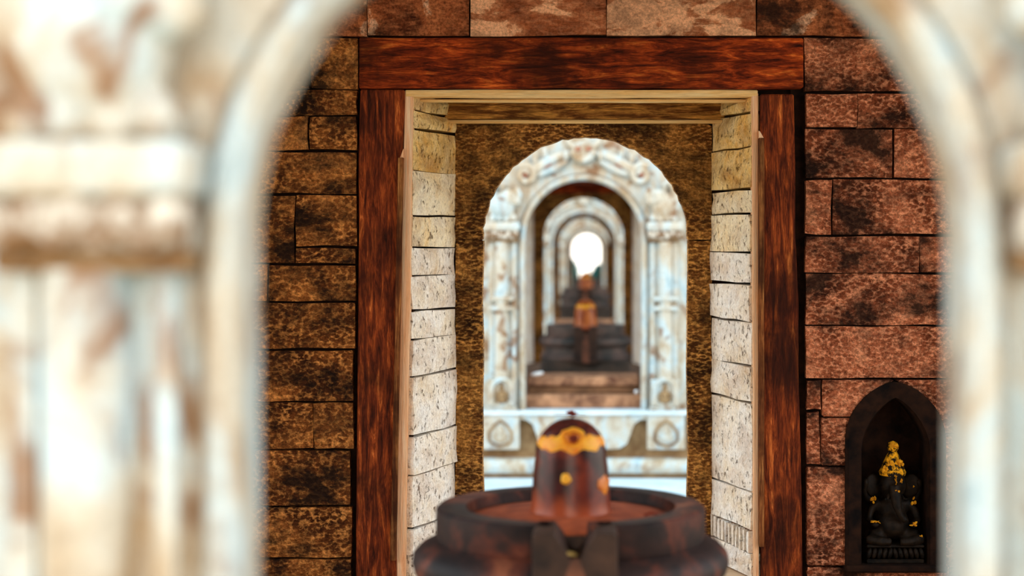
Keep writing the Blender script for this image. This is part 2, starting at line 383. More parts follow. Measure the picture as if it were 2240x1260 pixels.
M['white'] = plain('glint_bit', (0.85, 0.87, 0.87), (0.95, 0.96, 0.96), 30, 0.4, 0.5, 0.1)  # white that stands in for glints on the threshold
M['leaf'] = plain('shrub_leaf', (0.010, 0.10, 0.09), (0.05, 0.26, 0.22), 9, 0.5, 0.4, 0.0)
M['bark'] = plain('shrub_bark', (0.06, 0.04, 0.03), (0.16, 0.11, 0.08), 30, 0.9)

# ------------------------------------------------------------------ layout of the row
Y1 = 1.25; PITCH = 6.5                      # first front face, distance from one shrine to the next
SOFF = [(0.0124, 0.0), (-0.0145, 0.0), (-0.019, -0.057), (0.017, -0.155), (0.0, -0.20)]   # small sideways and downhill shifts
FLOOR = 0.30; SPRING = 1.078; RO = 0.25; RF = 0.262
YW = 3.9; YB = 4.154                        # inner face of the back wall, face of the arched slab at its outside
HALF = 1.15; CEIL = 2.0

def by(py, Y): return EYE + (VPY-py)/F*Y
def bx(px, Y): return (px-VPX)/F*Y

# ------------------------------------------------------------------ ground
g = MB().box(-40, 40, -12, 34.6, -1.2, -0.30).build('ground', M['earth'])
tag(g, 'packed earth terrace under the row of shrines', 'ground', kind='structure')
for i, (sx, sz) in enumerate(SOFF):
    y0 = Y1 + PITCH*i - 2.5 - (6 if i == 0 else 0); y1 = Y1 + PITCH*(i+1) - 2.5 - (0 if i < 4 else 1.0)
    t = MB().box(-2.6, 2.6, y0, y1, -0.30, sz - 0.03).build('ground_terrace', M['earth'], bevel=0.01)
    tag(t, ['earth bed under the paving of the nearest shrine', 'earth bed under the paving before the second shrine', 'earth bed under the third shrine',
            'earth bed under the fourth shrine', 'earth bed under the farthest shrine'][i], 'ground', kind='structure')
    if i in (1, 2):
        rng = random.Random(40+i); y = y0; shared = {}
        while y < y1 - 0.05:
            d = 0.46; x = -1.56 + rng.uniform(-0.2, 0.1)
            for c in range(6):
                w = 0.54
                if abs(y + d/2 - (y0+1.25)) < 1.3:
                    key = c % 3
                    if key not in shared:
                        shared[key] = MB().patch([(0.004, 0, 0), (w-0.004, 0, 0), (w-0.004, d-0.008, 0), (0.004, d-0.008, 0)], (0, 0, 1), 0.05, 3, 3, rng, 0.0015, 0.003).mesh('paving_slab', M['paving'])
                    mesh_obj('paving_slab', shared[key], t, (x, y, sz))
                x += w
            y += d

# ------------------------------------------------------------------ the carved front of a shrine: built once, shared by every shrine
FP = []          # (name, mesh, index of parent part or None)
def fp(name, mb, mat, parent=None, **k):
    FP.append((name, mb.mesh(name, M[mat], **k), parent)); return len(FP)-1

rng = random.Random(5)
fp('arch_slab', MB().arch([(0, 0), (0.21, 0), (0.21, 0.055), (0, 0.055)], RF, SPRING, FLOOR, closed=True), 'facade')
fp('arch_moulding', MB().arch([(0.0, 0.004), (0.0, -0.010), (0.006, -0.020), (0.013, -0.026), (0.021, -0.024), (0.027, -0.014), (0.029, -0.004), (0.032, -0.012), (0.034, 0.004)], RF, SPRING, FLOOR), 'facade_clean', smooth=50)
for sg in (-1, 1):
    def X(a): return sg*a
    arc = [(0.372 + 0.033*math.cos(a), -0.020 - 0.036*math.sin(a)) for a in [math.pi*q/12 for q in range(1, 12)]]
    plan = [(0.425, 0.002), (0.425, -0.030), (0.407, -0.030), (0.405, -0.018)] + arc + [(0.339, -0.018), (0.322, -0.016), (0.321, -0.032), (0.306, -0.032), (0.304, -0.008), (0.294, -0.006), (0.294, 0.002)]
    p = fp('pilaster', MB().column([(X(a), b) for a, b in plan], 0.44, 1.062), 'facade', smooth=40)
    for zz in (0.752, 0.796):
        fp('band', MB().box(*sorted((X(0.428), X(0.318))), -0.062, 0, zz, zz+0.018), 'facade_clean', p, bevel=0.006, seg=2)
    # foot of the pilaster with a small arched panel and a seated figure in relief
    mb = MB().box(*sorted((X(0.438), X(0.298))), -0.058, 0.002, FLOOR, 0.315).box(*sorted((X(0.432), X(0.304))), -0.050, 0.002, 0.315, 0.44)
    p = fp('pilaster_foot', mb, 'facade', bevel=0.004)
    prof = [(0.0, -0.050), (0.004, -0.066), (0.014, -0.070), (0.022, -0.062), (0.024, -0.050)]
    mb = MB().arch(prof, 0.034, 0.395, 0.328, 16)
    mb.v = [(v[0] + X(0.368), v[1], v[2]) for v in mb.v]
    fp('panel_frame', mb, 'facade_clean', p, smooth=50)
    mb = MB(); c = X(0.368)
    mb.ell((c, -0.050, 0.347), (0.030, 0.016, 0.014)).ell((c, -0.052, 0.372), (0.018, 0.014, 0.022)).ell((c, -0.054, 0.402), (0.011, 0.012, 0.013))
    mb.ell((c, -0.052, 0.418), (0.006, 0.008, 0.010))
    for q in (-1, 1): mb.tube([(c+q*0.016, -0.052, 0.386), (c+q*0.028, -0.058, 0.366), (c+q*0.014, -0.064, 0.352)], [0.006, 0.006, 0.005])
    fp('relief_figure', mb, 'ochre_stone', p, smooth=60)
    # capital: neck, lobed bell, broad block, little leaves
    mb = MB().box(*sorted((X(0.432), X(0.292))), -0.050, 0.002, 1.060, 1.076)
    p = fp('capital', mb, 'ochre_stone', bevel=0.006, seg=2)  # brown neck holds stain and the painted shade below the block
    mb = MB().box(*sorted((X(0.452), X(0.286))), -0.082, 0.002, 1.112, 1.152)
    fp('capital_block', mb, 'facade_clean', p, bevel=0.012, seg=3, smooth=60)
    mb = MB().box(*sorted((X(0.442), X(0.294))), -0.055, 0.002, 1.074, 1.114)
    for q in range(5):
        xx = X(0.305 + q*0.0315)
        mb.ell((xx, -0.060, 1.098), (0.017, 0.020, 0.024)).ell((xx + X(0.015), -0.062, 1.082), (0.009, 0.012, 0.011))
    fp('capital_leaves', mb, 'capital_stone', p, remesh=0.004)
    # scroll-tailed water beast above the capital
    mb = MB()
    mb.ell((X(0.362), -0.030, 1.225), (0.056, 0.046, 0.064)).ell((X(0.335), -0.045, 1.262), (0.040, 0.036, 0.040))
    mb.ell((X(0.305), -0.048, 1.245), (0.026, 0.024, 0.022)).ell((X(0.322), -0.074, 1.276), (0.011, 0.010, 0.011))
    mb.tube([(X(0.30), -0.05, 1.25), (X(0.288), -0.058, 1.275), (X(0.296), -0.062, 1.298), (X(0.312), -0.060, 1.300)], [0.018, 0.015, 0.012, 0.008])
    mb.tube([(X(0.40), -0.02, 1.20), (X(0.425), -0.028, 1.25), (X(0.415), -0.034, 1.31), (X(0.385), -0.036, 1.335), (X(0.36), -0.034, 1.318), (X(0.372), -0.034, 1.298)], [0.028, 0.028, 0.024, 0.018, 0.013, 0.008])
    for q in range(4): mb.ell((X(0.315 + q*0.032), -0.035, 1.168 - 0.004*(q % 2)), (0.017, 0.026, 0.020))
    fp('carved_beast', mb, 'facade', remesh=0.005)
    # ribbon of the serpent running from the face to its curled end
    mb = MB()
    pts = [(0.060, 1.462), (0.105, 1.452), (0.150, 1.432), (0.190, 1.408), (0.225, 1.388)]
    mb.tube([(X(a), -0.022, z) for a, z in pts], [0.016, 0.022, 0.024, 0.024, 0.022], 10)
    pts = [(0.075, 1.428), (0.125, 1.400), (0.170, 1.378), (0.205, 1.366)]
    mb.tube([(X(a), -0.020, z) for a, z in pts], [0.012, 0.018, 0.018, 0.012], 10)
    sp = []
    for q in range(26):
        a = 0.9 + q*0.34; r = 0.046 - 0.0013*q
        sp.append((X(0.262 + r*math.cos(a)), -0.026 - 0.0006*q, 1.366 + r*math.sin(a)))
    mb.tube(sp, [0.019 - 0.0004*q for q in range(26)], 10)
    fp('serpent_scroll', mb, 'facade_clean', smooth=70)
    fp('scroll_eye', MB().ell((X(0.262), -0.030, 1.366), (0.016, 0.014, 0.014)), 'red_ochre', len(FP)-1, smooth=80)
    fp('red_hollow', MB().ell((X(0.165), -0.030, 1.407), (0.036, 0.012, 0.009), (0, X(0.5), 0)), 'red_ochre', smooth=80)
    mb = MB()
    for q in range(3):
        a = math.radians(66 - q*7)
        mb.ell((X((0.425)*math.cos(a)), -0.014, SPRING + 0.425*math.sin(a)), (0.014, 0.018, 0.032), (0, X(-(math.pi/2 - a) + 0.5), 0))
    fp('carved_leaf', mb, 'facade', smooth=70)
# the grinning face at the crown of the arch
fz = SPRING + 0.388
mb = MB().ell((0, -0.016, fz), (0.060, 0.040, 0.056)).ell((0, -0.040, fz - 0.022), (0.048, 0.030, 0.026)).ell((0, -0.060, fz - 0.002), (0.013, 0.018, 0.016))
for q in (-1, 1):
    mb.ell((q*0.026, -0.046, fz + 0.030), (0.022, 0.018, 0.010), (0, q*0.35, 0))
    mb.ell((q*0.040, -0.044, fz - 0.004), (0.020, 0.018, 0.016))
    mb.tube([(q*0.050, -0.02, fz+0.03), (q*0.072, -0.024, fz+0.052), (q*0.066, -0.022, fz+0.072)], [0.018, 0.014, 0.008])
    mb.ell((q*0.078, -0.022, fz - 0.012), (0.018, 0.022, 0.026))
mb.tube([(0.034*math.cos(a), -0.068, fz - 0.020 + 0.020*math.sin(a)) for a in [math.pi + math.pi*q/10 for q in range(11)]], 0.007)
f = fp('carved_face', mb, 'facade_clean', remesh=0.004)
for q in (-1, 1):
    fp('eye', MB().ell((q*0.024, -0.056, fz + 0.015), (0.015, 0.010, 0.010)), 'red_ochre', f, smooth=80)
# plinth
fp('plinth_ledge', MB().box(-1.22, 1.22, -0.075, 0.30, 0.282, FLOOR), 'paving', bevel=0.005, seg=2)
for sg in (-1, 1):
    mb = MB().box(*sorted((sg*0.458, sg*0.288)), -0.066, 0.02, 0.126, 0.283)
    p = fp('plinth_block', mb, 'facade_clean', bevel=0.006, seg=2)
    c = sg*0.373; mb = MB()
    sh = [(-0.052, 0.17), (-0.05, 0.205), (-0.03, 0.235), (0, 0.258), (0.03, 0.235), (0.05, 0.205), (0.052, 0.17), (0.03, 0.150), (0, 0.142), (-0.03, 0.150), (-0.052, 0.17)]
    mb.tube([(c+a, -0.068, z) for a, z in sh], 0.0065)
    fp('shield_rim', mb, 'ochre_stone', p, smooth=60)
    mb = MB().ell((c, -0.066, 0.178), (0.036, 0.010, 0.022)).ell((c, -0.066, 0.212), (0.020, 0.010, 0.022))
    for q in (-1, 1): mb.ell((c+q*0.02, -0.07, 0.190), (0.013, 0.009, 0.012))
    fp('shield_boss', mb, 'facade_clean', p, smooth=60)
ap = [(-0.288, 0.284), (-0.288, 0.262), (-0.255, 0.258), (-0.228, 0.238), (-0.212, 0.19), (-0.196, 0.150), (-0.165, 0.130), (-0.12, 0.126)]
ap = ap + [(-a, z) for a, z in reversed(ap)]
fp('plinth_apron', MB().prism(ap, -0.058, -0.015), 'facade_clean', bevel=0.003)
fp('plinth_core', MB().box(-1.20, 1.20, -0.010, 0.30, 0.0, 0.283), 'ochre_stone')  # brown holds the shade of the recess below the apron
mb = MB()
zz = [(-0.010, 0.022), (-0.085, 0.022), (-0.094, 0.034), (-0.096, 0.055), (-0.088, 0.074), (-0.070, 0.084), (-0.010, 0.086)]
n = len(zz); vs = [(-1.24, y, z) for y, z in zz] + [(1.24, y, z) for y, z in zz]
mb.add(vs, [(i, i+1, i+1+n, i+n) for i in range(n-1)] + [tuple(range(n)), tuple(range(2*n-1, n-1, -1))])
fp('plinth_moulding', mb, 'facade_clean', smooth=50)
fp('plinth_foot', MB().box(-1.26, 1.26, -0.06, 0.02, 0.0, 0.022), 'ochre_stone')  # brown holds the shade of the recess under the moulding
fp('threshold_step', MB().box(-0.272, 0.272, 0.06, 0.30, 0.30, 0.362), 'step', bevel=0.008, seg=2)
fp('threshold_step', MB().box(-0.255, 0.255, 0.13, 0.34, 0.362, 0.398), 'inside', bevel=0.006)
fp('threshold_step', MB().box(-0.258, 0.258, 0.11, 0.36, 0.398, 0.440), 'step', bevel=0.008, seg=2)

def place_facade(root):
    objs = []
    for name, me, par in FP:
        objs.append(mesh_obj(name, me, root if par is None else objs[par]))

# front wall proper (behind the carved slab), with the splayed passage
def front_wall_core():
    mb = MB()
    for sg in (-1, 1):
        mb.column([(sg*0.32, 0.055), (sg*0.40, 0.30), (sg*1.2, 0.30), (sg*1.2, 0.035), (sg*0.472, 0.035), (sg*0.472, 0.055)], FLOOR, CEIL)
    mb.box(-0.46, 0.46, 0.055, 0.30, 1.42, CEIL)
    # wall face round the head of the carved arch
    n = 24
    for q in range(n):
        a0, a1 = math.pi*q/n, math.pi*(q+1)/n
        P = [(0.472*math.cos(a), SPRING+0.472*math.sin(a)) for a in (a0, a1)]
        mb.add([(P[0][0], 0.035, P[0][1]), (P[1][0], 0.035, P[1][1]), (P[1][0], 0.035, CEIL), (P[0][0], 0.035, CEIL)], [(0, 1, 2, 3)])
    return mb
me_fcore = front_wall_core().mesh('wall_body', M['ochre_stone'])
me_cornice = MB().box(-1.28, 1.28, -0.08, 2.99, CEIL, CEIL+0.07).box(-1.2, 1.2, 0.0, 2.90, CEIL+0.07, CEIL+0.12).mesh('roof_slab', M['roof'], bevel=0.01)
me_roof = MB().lathe([(0.80, 0.0), (0.78, 0.10), (0.66, 0.25), (0.45, 0.36), (0.25, 0.42), (0.12, 0.46), (0.10, 0.52), (0.12, 0.56), (0.06, 0.60), (0.0, 0.66)], (0, 1.45, CEIL+0.12), 8, math.pi/8, math.pi/8+2*math.pi).mesh('roof_dome', M['roof'], smooth=30)

def course_blocks(parent, mat, loc, seed):
    """plain coursed blocks either side of the pilasters"""
    rng = random.Random(seed)
    for sg in (-1, 1):
        z = FLOOR
        k = 0
        while z < CEIL - 0.05:
            h = min(rng.uniform(0.12, 0.19), CEIL - z)
            xs = [0.474, 0.474 + rng.uniform(0.15, 0.4), 1.2]
            for a, b in zip(xs, xs[1:]):
                x0, x1 = sorted((sg*a, sg*b))
                MB().patch([(x0+0.002, 0, z+0.002), (x1-0.002, 0, z+0.002), (x1-0.002, 0, z+h-0.002), (x0+0.002, 0, z+h-0.002)], (0, -1, 0), 0.034, 3, 2, rng).build('stone_block', M[mat], parent, loc)
            z += h

# ------------------------------------------------------------------ nearest shrine: the room we look through
wf = empty('wall_front', (SOFF[0][0], Y1, 0)); tag(wf, 'pale carved stone front with round arch framing the view', 'wall', kind='structure')
place_facade(wf)
mesh_obj('wall_body', me_fcore, wf)
course_blocks(wf, 'facade', (0, 0, 0), 3)

fl = MB().box(-1.2, 1.2, Y1+0.30, YB+0.06, 0.0, FLOOR).build('floor', M['floor']); tag(fl, 'worn stone floor of the nearest shrine', 'floor', kind='structure')
ce = empty('ceiling', (0, Y1, 0)); tag(ce, 'stone roof over the nearest shrine', 'ceiling', kind='structure')
mesh_obj('roof_slab', me_cornice, ce); mesh_obj('roof_dome', me_roof, ce)
for sg, nm, lb in ((-1, 'wall_left', 'inner stone wall at left of the nearest shrine, with an opening added for daylight'), (1, 'wall_right', 'inner stone wall at right of the nearest shrine, with an opening added for daylight')):
    mb = MB(); x0, x1 = sorted((sg*HALF, sg*(HALF+0.22))); ya, yb = Y1+0.30, YW+0.03
    o0, o1 = (1.70, 3.35) if sg < 0 else (1.75, 3.62)  # unseen openings, added to bring more daylight inside
    mb.box(x0, x1, ya, o0, FLOOR, CEIL).box(x0, x1, o1, yb, FLOOR, CEIL).box(x0, x1, o0, o1, 1.80, CEIL).box(x0, x1, o0, o1, 0.0, 0.42)
    tag(mb.build(nm, M['side']), lb, 'wall', kind='structure')

# back wall: dark bed with every stone laid in front of it
wbk = empty('wall_back', (0, 0, 0)); tag(wbk, 'coursed brown sandstone back wall round the timber doorway', 'wall', kind='structure')
nL, nR = 0.622, 0.798; nT = 0.76; nB = 0.335
mb = MB().box(-1.2, -0.47, YW+0.03, YB+0.05, 0.0, CEIL).box(0.47, nL, YW+0.03, YB+0.05, 0.0, CEIL).box(nR, 1.2, YW+0.03, YB+0.05, 0.0, CEIL)
mb.box(nL, nR, YW+0.03, YB+0.05, 0.0, nB).box(nL, nR, YW+0.03, YB+0.05, nT, CEIL).box(nL, nR, YW+0.14, YB+0.05, nB, nT)
mb.box(-0.47, 0.47, YW+0.03, YB+0.05, 1.46, CEIL)
mb.build('wall_bed', M['mortar'], wbk)

def wx(px): return (px - VPX)/F*YW
def wz(py): return EYE + (VPY - py)/F*YW
rng = random.Random(11)
def wall_block(px0, px1, py0, py1, mat):
    x0, x1, z0, z1 = wx(px0)+0.0016, wx(px1)-0.0016, wz(py1)+0.0026, wz(py0)-0.0026
    t = rng.uniform(-0.004, 0.004); q = lambda: rng.uniform(-0.0012, 0.0012)
    P = [(x0+q(), YW+t, z0+q()), (x1+q(), YW+t, z0+q()), (x1+q(), YW+t, z1+q()), (x0+q(), YW+t, z1+q())]
    nx = max(2, min(6, int((x1-x0)/0.06)))
    MB().patch(P, (0, -1, 0), 0.05, nx, 2, rng, 0.004, 0.005).build('stone_block', M[mat], wbk)

LEFT = [(82, 195, [182, 420, 678, 784]), (195, 253, [182, 500, 781]), (253, 330, [182, 380, 674, 780]), (330, 425, [182, 450, 780]), (425, 578, [182, 300, 645]),
        (425, 540, [645, 780]), (540, 578, [645, 779]), (578, 660, [182, 585, 778]), (660, 765, [182, 480, 777]), (765, 880, [182, 400, 773]),
        (880, 985, [182, 440, 685, 775]), (985, 1107, [182, 420, 766]), (1107, 1222, [182, 520, 770]), (1222, 1269, [182, 460, 770])]
RIGHT = [(82, 202, [1759, 2000, 2384]), (202, 281, [1763, 1876, 2110, 2384]), (281, 391, [1762, 1955, 2180, 2384]), (391, 515, [1762, 1820, 2120, 2384]), (515, 597, [1762, 2012, 2384]),
         (597, 712, [1762, 2150, 2384]), (712, 830, [1763, 2200, 2384]), (1240, 1269, [1765, 2080, 2384])]
TOP = [(-358, -260, [182, 600, 1000, 1400, 1850, 2384]), (-260, -160, [182, 480, 860, 1300, 1700, 2100, 2384]), (-160, -55, [182, 640, 1100, 1500, 1960, 2384]), (-55, 80, [182, 520, 804, 1029, 1326, 1655, 1905, 2150, 2384])]
for rows, mat in ((LEFT, 'wall_gold'), (RIGHT, 'wall_salmon'), (TOP, 'wall_top')):
    for y0, y1, xs in rows:
        for a, b in zip(xs, xs[1:]): wall_block(a, b, y0, y1, 'wall_top_pale' if (mat == 'wall_top' and a in (1029, 1326)) else mat)
# stones cut round the little shrine niche in the back wall
NC = 1958.0
def outer(py): t = min(1, max(0, (962-py)/127)); return 110*(1 - t**2)**0.62
def inner(py): t = min(1, max(0, (985-py)/112)); return 72*(1 - t**1.8)**0.8
def niche_side_block(px_far, py0, py1, sg):
    ys = [py0 + (py1-py0)*i/6 for i in range(7)]
    arc = [(NC + sg*max(outer(y)-6, 0.0), y) for y in ys]
    pts = [(px_far, py0), (px_far, py1)] + list(reversed(arc)) if sg < 0 else [(px_far, py1), (px_far, py0)] + arc
    poly = [(wx(a), wz(b)) for a, b in pts]
    cx = sum(p[0] for p in poly)/len(poly); cz = sum(p[1] for p in poly)/len(poly)
    poly = [(cx + (x-cx)*0.99, cz + (z-cz)*0.985) for x, z in poly]
    MB().prism(poly, YW + rng.uniform(-0.003, 0.003), YW+0.05).build('stone_block', M['wall_salmon'], wbk, bevel=0.003)
wall_block(1764, 1797, 831, 899, 'wall_salmon'); wall_block(1764, 1795, 900, 1018, 'wall_salmon')
niche_side_block(1798, 831, 912, -1); niche_side_block(1796, 914, 1019, -1); niche_side_block(1765, 1021, 1239, -1)
niche_side_block(2200, 831, 950, 1); niche_side_block(2180, 952, 1090, 1); niche_side_block(2210, 1092, 1239, 1)
for y0, y1, x in ((831, 951, 2201), (951, 1091, 2181), (1091, 1240, 2211)): wall_block(x, 2384, y0, y1, 'wall_salmon')
# niche surround of dark stone, standing a little proud
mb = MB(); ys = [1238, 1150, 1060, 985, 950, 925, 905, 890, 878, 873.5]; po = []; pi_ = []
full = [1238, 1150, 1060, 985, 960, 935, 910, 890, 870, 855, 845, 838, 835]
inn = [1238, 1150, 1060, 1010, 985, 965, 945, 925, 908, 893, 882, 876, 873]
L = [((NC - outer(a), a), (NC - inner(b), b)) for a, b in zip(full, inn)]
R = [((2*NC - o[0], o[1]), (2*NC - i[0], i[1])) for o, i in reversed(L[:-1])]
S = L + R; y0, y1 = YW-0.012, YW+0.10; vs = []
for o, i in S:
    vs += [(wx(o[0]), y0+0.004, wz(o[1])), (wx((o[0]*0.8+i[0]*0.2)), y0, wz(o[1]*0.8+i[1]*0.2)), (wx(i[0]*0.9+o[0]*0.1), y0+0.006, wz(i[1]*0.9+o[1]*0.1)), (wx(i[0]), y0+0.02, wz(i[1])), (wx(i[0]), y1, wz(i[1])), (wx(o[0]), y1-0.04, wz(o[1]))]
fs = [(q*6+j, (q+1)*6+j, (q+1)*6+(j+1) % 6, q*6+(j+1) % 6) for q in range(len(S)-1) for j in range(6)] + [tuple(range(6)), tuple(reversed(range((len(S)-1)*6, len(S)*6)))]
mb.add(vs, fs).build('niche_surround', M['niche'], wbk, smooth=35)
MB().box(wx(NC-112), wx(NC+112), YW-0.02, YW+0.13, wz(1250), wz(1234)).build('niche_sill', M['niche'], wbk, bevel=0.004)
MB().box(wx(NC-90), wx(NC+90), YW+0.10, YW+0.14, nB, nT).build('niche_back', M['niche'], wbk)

# pale splayed stones of the passage, one object each
def jamb(sg, xf, xb, ys, seed):
    r = random.Random(seed)
    for k, (a, b) in enumerate(zip(ys, ys[1:])):
        zf0, zf1 = wz(b)+0.0024, wz(a)-0.0024
        tilt0, tilt1 = r.uniform(-0.003, 0.003), r.uniform(-0.003, 0.003)
        A0 = Vector((xf, YW+0.015, zf0)); A1 = Vector((xf, YW+0.015, zf1)); B0 = Vector((xb, YB, zf0+tilt0)); B1 = Vector((xb, YB, zf1+tilt1))
        nrm = Vector((-sg*(YB-YW-0.015), -abs(xf-xb), 0)).normalized()
        push = nrm*r.uniform(-0.004, 0.004)
        P = [A0, B0, B1, A1] if sg < 0 else [B0, A0, A1, B1]
        P = [p + push for p in P]
        if sg > 0 and (a, b) == (1165, 1215):
            # decayed course weathered into upright ribs
            MB().patch(P, nrm, 0.05, 3, 1, r, 0.001, 0.002).build('ribbed_stone', M['inside'], wbk, tuple(-nrm*0.012))
            N = 11; w0 = 0
            for q in range(N):
                u0 = (q+0.12+r.uniform(-0.1, 0.1))/N; u1 = (q+r.uniform(0.45, 0.8))/N
                lo = P[0]*(1-u0)+P[1]*u0; lo2 = P[0]*(1-u1)+P[1]*u1; hi = P[3]*(1-u0)+P[2]*u0; hi2 = P[3]*(1-u1)+P[2]*u1
                MB().patch([lo, lo2, hi2, hi], nrm, 0.014, 1, 2, r, 0.001, 0.001).build('stone_rib', M['jamb'], wbk)
            continue
        MB().patch(P, nrm, 0.06, 3, 3, r, 0.003, 0.005).build('jamb_stone', M['jamb_bounce' if k < 3 else 'jamb_mid' if k < 5 else 'jamb'], wbk)  # upper courses get the colours with bounce light painted in
jamb(-1, -0.395, -0.315, [206, 240, 280, 372, 472, 541, 605, 681, 745, 826, 957, 1043, 1160, 1269], 21)
jamb(1, 0.373, 0.300, [206, 245, 319, 412, 466, 552, 622, 706, 803, 883, 1079, 1165, 1215, 1269], 22)
MB().box(-0.47, -0.40, YW+0.04, YB+0.05, FLOOR, 1.46).box(0.40, 0.47, YW+0.04, YB+0.05, FLOOR, 1.46).box(-0.47, bx(1003, YB), YB+0.006, YB+0.06, FLOOR, 1.46).box(bx(1550, YB), 0.47, YB+0.006, YB+0.06, FLOOR, 1.46).box(-0.47, 0.47, YB+0.006, YB+0.06, by(272, YB), 1.47).build('jamb_bed', M['mortar'], wbk)

# timber doorway
dr = empty('door_1', (0, YW, FLOOR)); tag(dr, 'old red-brown timber door frame in the back wall, without a leaf', 'door frame', kind='structure')
D0 = Vector((0, -YW, -FLOOR))
def dpart(name, mb, mat, **k):
    mb.v = [tuple(Vector(v) + D0) for v in mb.v]
    return mb.build(name, M[mat], dr, **k)
def warped(px, pyt, pyb, y0, y1, seed, n=7, amp=2.0):
    """upright board: px = (left top, right top, left bottom, right bottom)"""
    r = random.Random(seed); vs = []
    for i in range(n+1):
        t = i/n; z = wz(pyt + (pyb-pyt)*t)
        a = px[0]*(1-t)+px[2]*t + r.uniform(-amp, amp); b = px[1]*(1-t)+px[3]*t + r.uniform(-amp, amp)
        vs += [(wx(a), y0, z), (wx(b), y0, z), (wx(b), y1, z), (wx(a), y1, z)]
    fs = [(i*4+j, i*4+(j+1) % 4, i*4+4+(j+1) % 4, i*4+4+j) for i in range(n) for j in range(4)] + [(0, 3, 2, 1), (n*4, n*4+1, n*4+2, n*4+3)]
    return MB().add(vs, fs)
def rail(x0, x1, py0, py1, y0, y1, seed, n=9, amp=1.5):
    r = random.Random(seed); vs = []
    for i in range(n+1):
        x = wx(x0 + (x1-x0)*i/n); a = py0 + r.uniform(-amp, amp)*0.6; b = py1 + r.uniform(-amp, amp)
        vs += [(x, y0, wz(a)), (x, y0, wz(b)), (x, y1, wz(b)), (x, y1, wz(a))]
    fs = [(i*4+j, i*4+(j+1) % 4, i*4+4+(j+1) % 4, i*4+4+j) for i in range(n) for j in range(4)] + [(0, 3, 2, 1), (n*4, n*4+1, n*4+2, n*4+3)]
    return MB().add(vs, fs)
dpart('lintel', rail(786, 1757, 83, 194, YW-0.006, YW+0.10, 1), 'lintel', bevel=0.003)
dpart('post', warped((787, 884, 778, 866), 196, 1269, YW-0.002, YW+0.12, 2, amp=1.5), 'post', bevel=0.003)
dpart('post', warped((1664, 1736, 1664, 1757), 206, 1269, YW-0.002, YW+0.12, 3, amp=2.5), 'post', bevel=0.003)
dpart('frame_strip', warped((885, 904, 862, 886), 197, 1269, YW+0.004, YW+0.05, 4, amp=0.8), 'pale_v', bevel=0.002)
dpart('frame_strip', warped((1645, 1659, 1649, 1661), 203, 1269, YW+0.004, YW+0.05, 5, amp=0.8), 'pale_v', bevel=0.002)
dpart('frame_rail', rail(886, 1658, 196, 211, YW+0.003, YW+0.06, 6), 'pale_h', bevel=0.002)  # pale rails show the lit underside of the lintel as colour
dpart('frame_rail', rail(902, 1648, 213, 219, YW+0.05, YW+0.085, 7, amp=0.8), 'pale_h', bevel=0.002)
dpart('lath', warped((872, 883, 855, 867), 345, 1225, YW-0.010, YW+0.02, 8, amp=0.6), 'lath', bevel=0.001)
dpart('lath', warped((1659, 1671, 1660, 1671), 302, 1195, YW-0.010, YW+0.02, 9, amp=0.6), 'lath', bevel=0.001)
dpart('lath_nib', MB().prism([(wx(872), wz(352)), (wx(883), wz(352)), (wx(883), wz(325)), (wx(876), wz(345))], YW-0.008, YW+0.015), 'pale_v', bevel=0.001)
dpart('lath_nib', MB().prism([(wx(1659), wz(306)), (wx(1671), wz(304)), (wx(1662), wz(288)), (wx(1659), wz(286))], YW-0.008, YW+0.015), 'pale_v', bevel=0.001)
Yb_ = YB-0.05
dpart('inner_beam', MB().box(bx(972, Yb_), bx(1586, Yb_), Yb_, YB+0.05, by(262, Yb_), by(222, Yb_)), 'beam', bevel=0.003)
dpart('beam_edge', MB().box(bx(968, Yb_-.01), bx(1590, Yb_-.01), Yb_-0.008, YB-0.012, by(268.5, Yb_), by(262.5, Yb_)), 'pale_h', bevel=0.0015)  # pale strip painted as the lit lower edge of the beam

# arched slab closing the outside of the passage, in three stones
SX = bx(1280, YB)
sl = empty('arched_slab', (SX, YB, FLOOR)); tag(sl, 'rough tooled brown stone slab with round arch, behind the timber door frame', 'door surround', kind='structure')
jr = random.Random(8); jg = {}
def jag(q):
    if q not in jg: jg[q] = jr.uniform(-0.0018, 0.0025)
    return jg[q]
zs = SPRING; xl, xr = bx(996, YB)-SX, bx(1557, YB)-SX; zt = by(266, YB)
# the head: face and back split into strips between the arch and the straight outside
N = 56; vs = []; st = [(-RO, zs, xl, zs)]
for i in range(1, N):
    a = math.pi*i/N; x, z = -RO*math.cos(a), zs + RO*math.sin(a)
    e = jag(i+4)
    dx, dz = -math.cos(a), math.sin(a); x += dx*e; z += dz*e
    tx = (xl if dx < 0 else xr)/dx if abs(dx) > 1e-4 else 1e9; tz = (zt-zs)/dz
    t = min(tx, tz); st.append((x, z, dx*t, zs+dz*t))
st.append((RO, zs, xr, zs))
for xi, zi, xo, zo in st: vs += [(xi, 0.004, zi-FLOOR), (xo, 0, zo-FLOOR), (xo, 0.055, zo-FLOOR), (xi, 0.055, zi-FLOOR)]
fs = [(q*4+j, (q+1)*4+j, (q+1)*4+(j+1) % 4, q*4+(j+1) % 4) for q in range(N) for j in range(4)] + [(0, 1, 2, 3), (N*4+3, N*4+2, N*4+1, N*4)]
MB().add(vs, fs).build('arch_stone', M['slab'], sl)
for x0, x1 in ((xl, -RO), (RO, xr)):
    MB().patch([(x0, 0.0, 0.002), (x1, 0.0, 0.002), (x1, 0.0, zs-FLOOR-0.0025), (x0, 0.0, zs-FLOOR-0.0025)], (0, -1, 0), 0.055, 2, 10, random.Random(int(x0*99)), 0.003, 0.003).build('side_stone', M['slab'], sl)

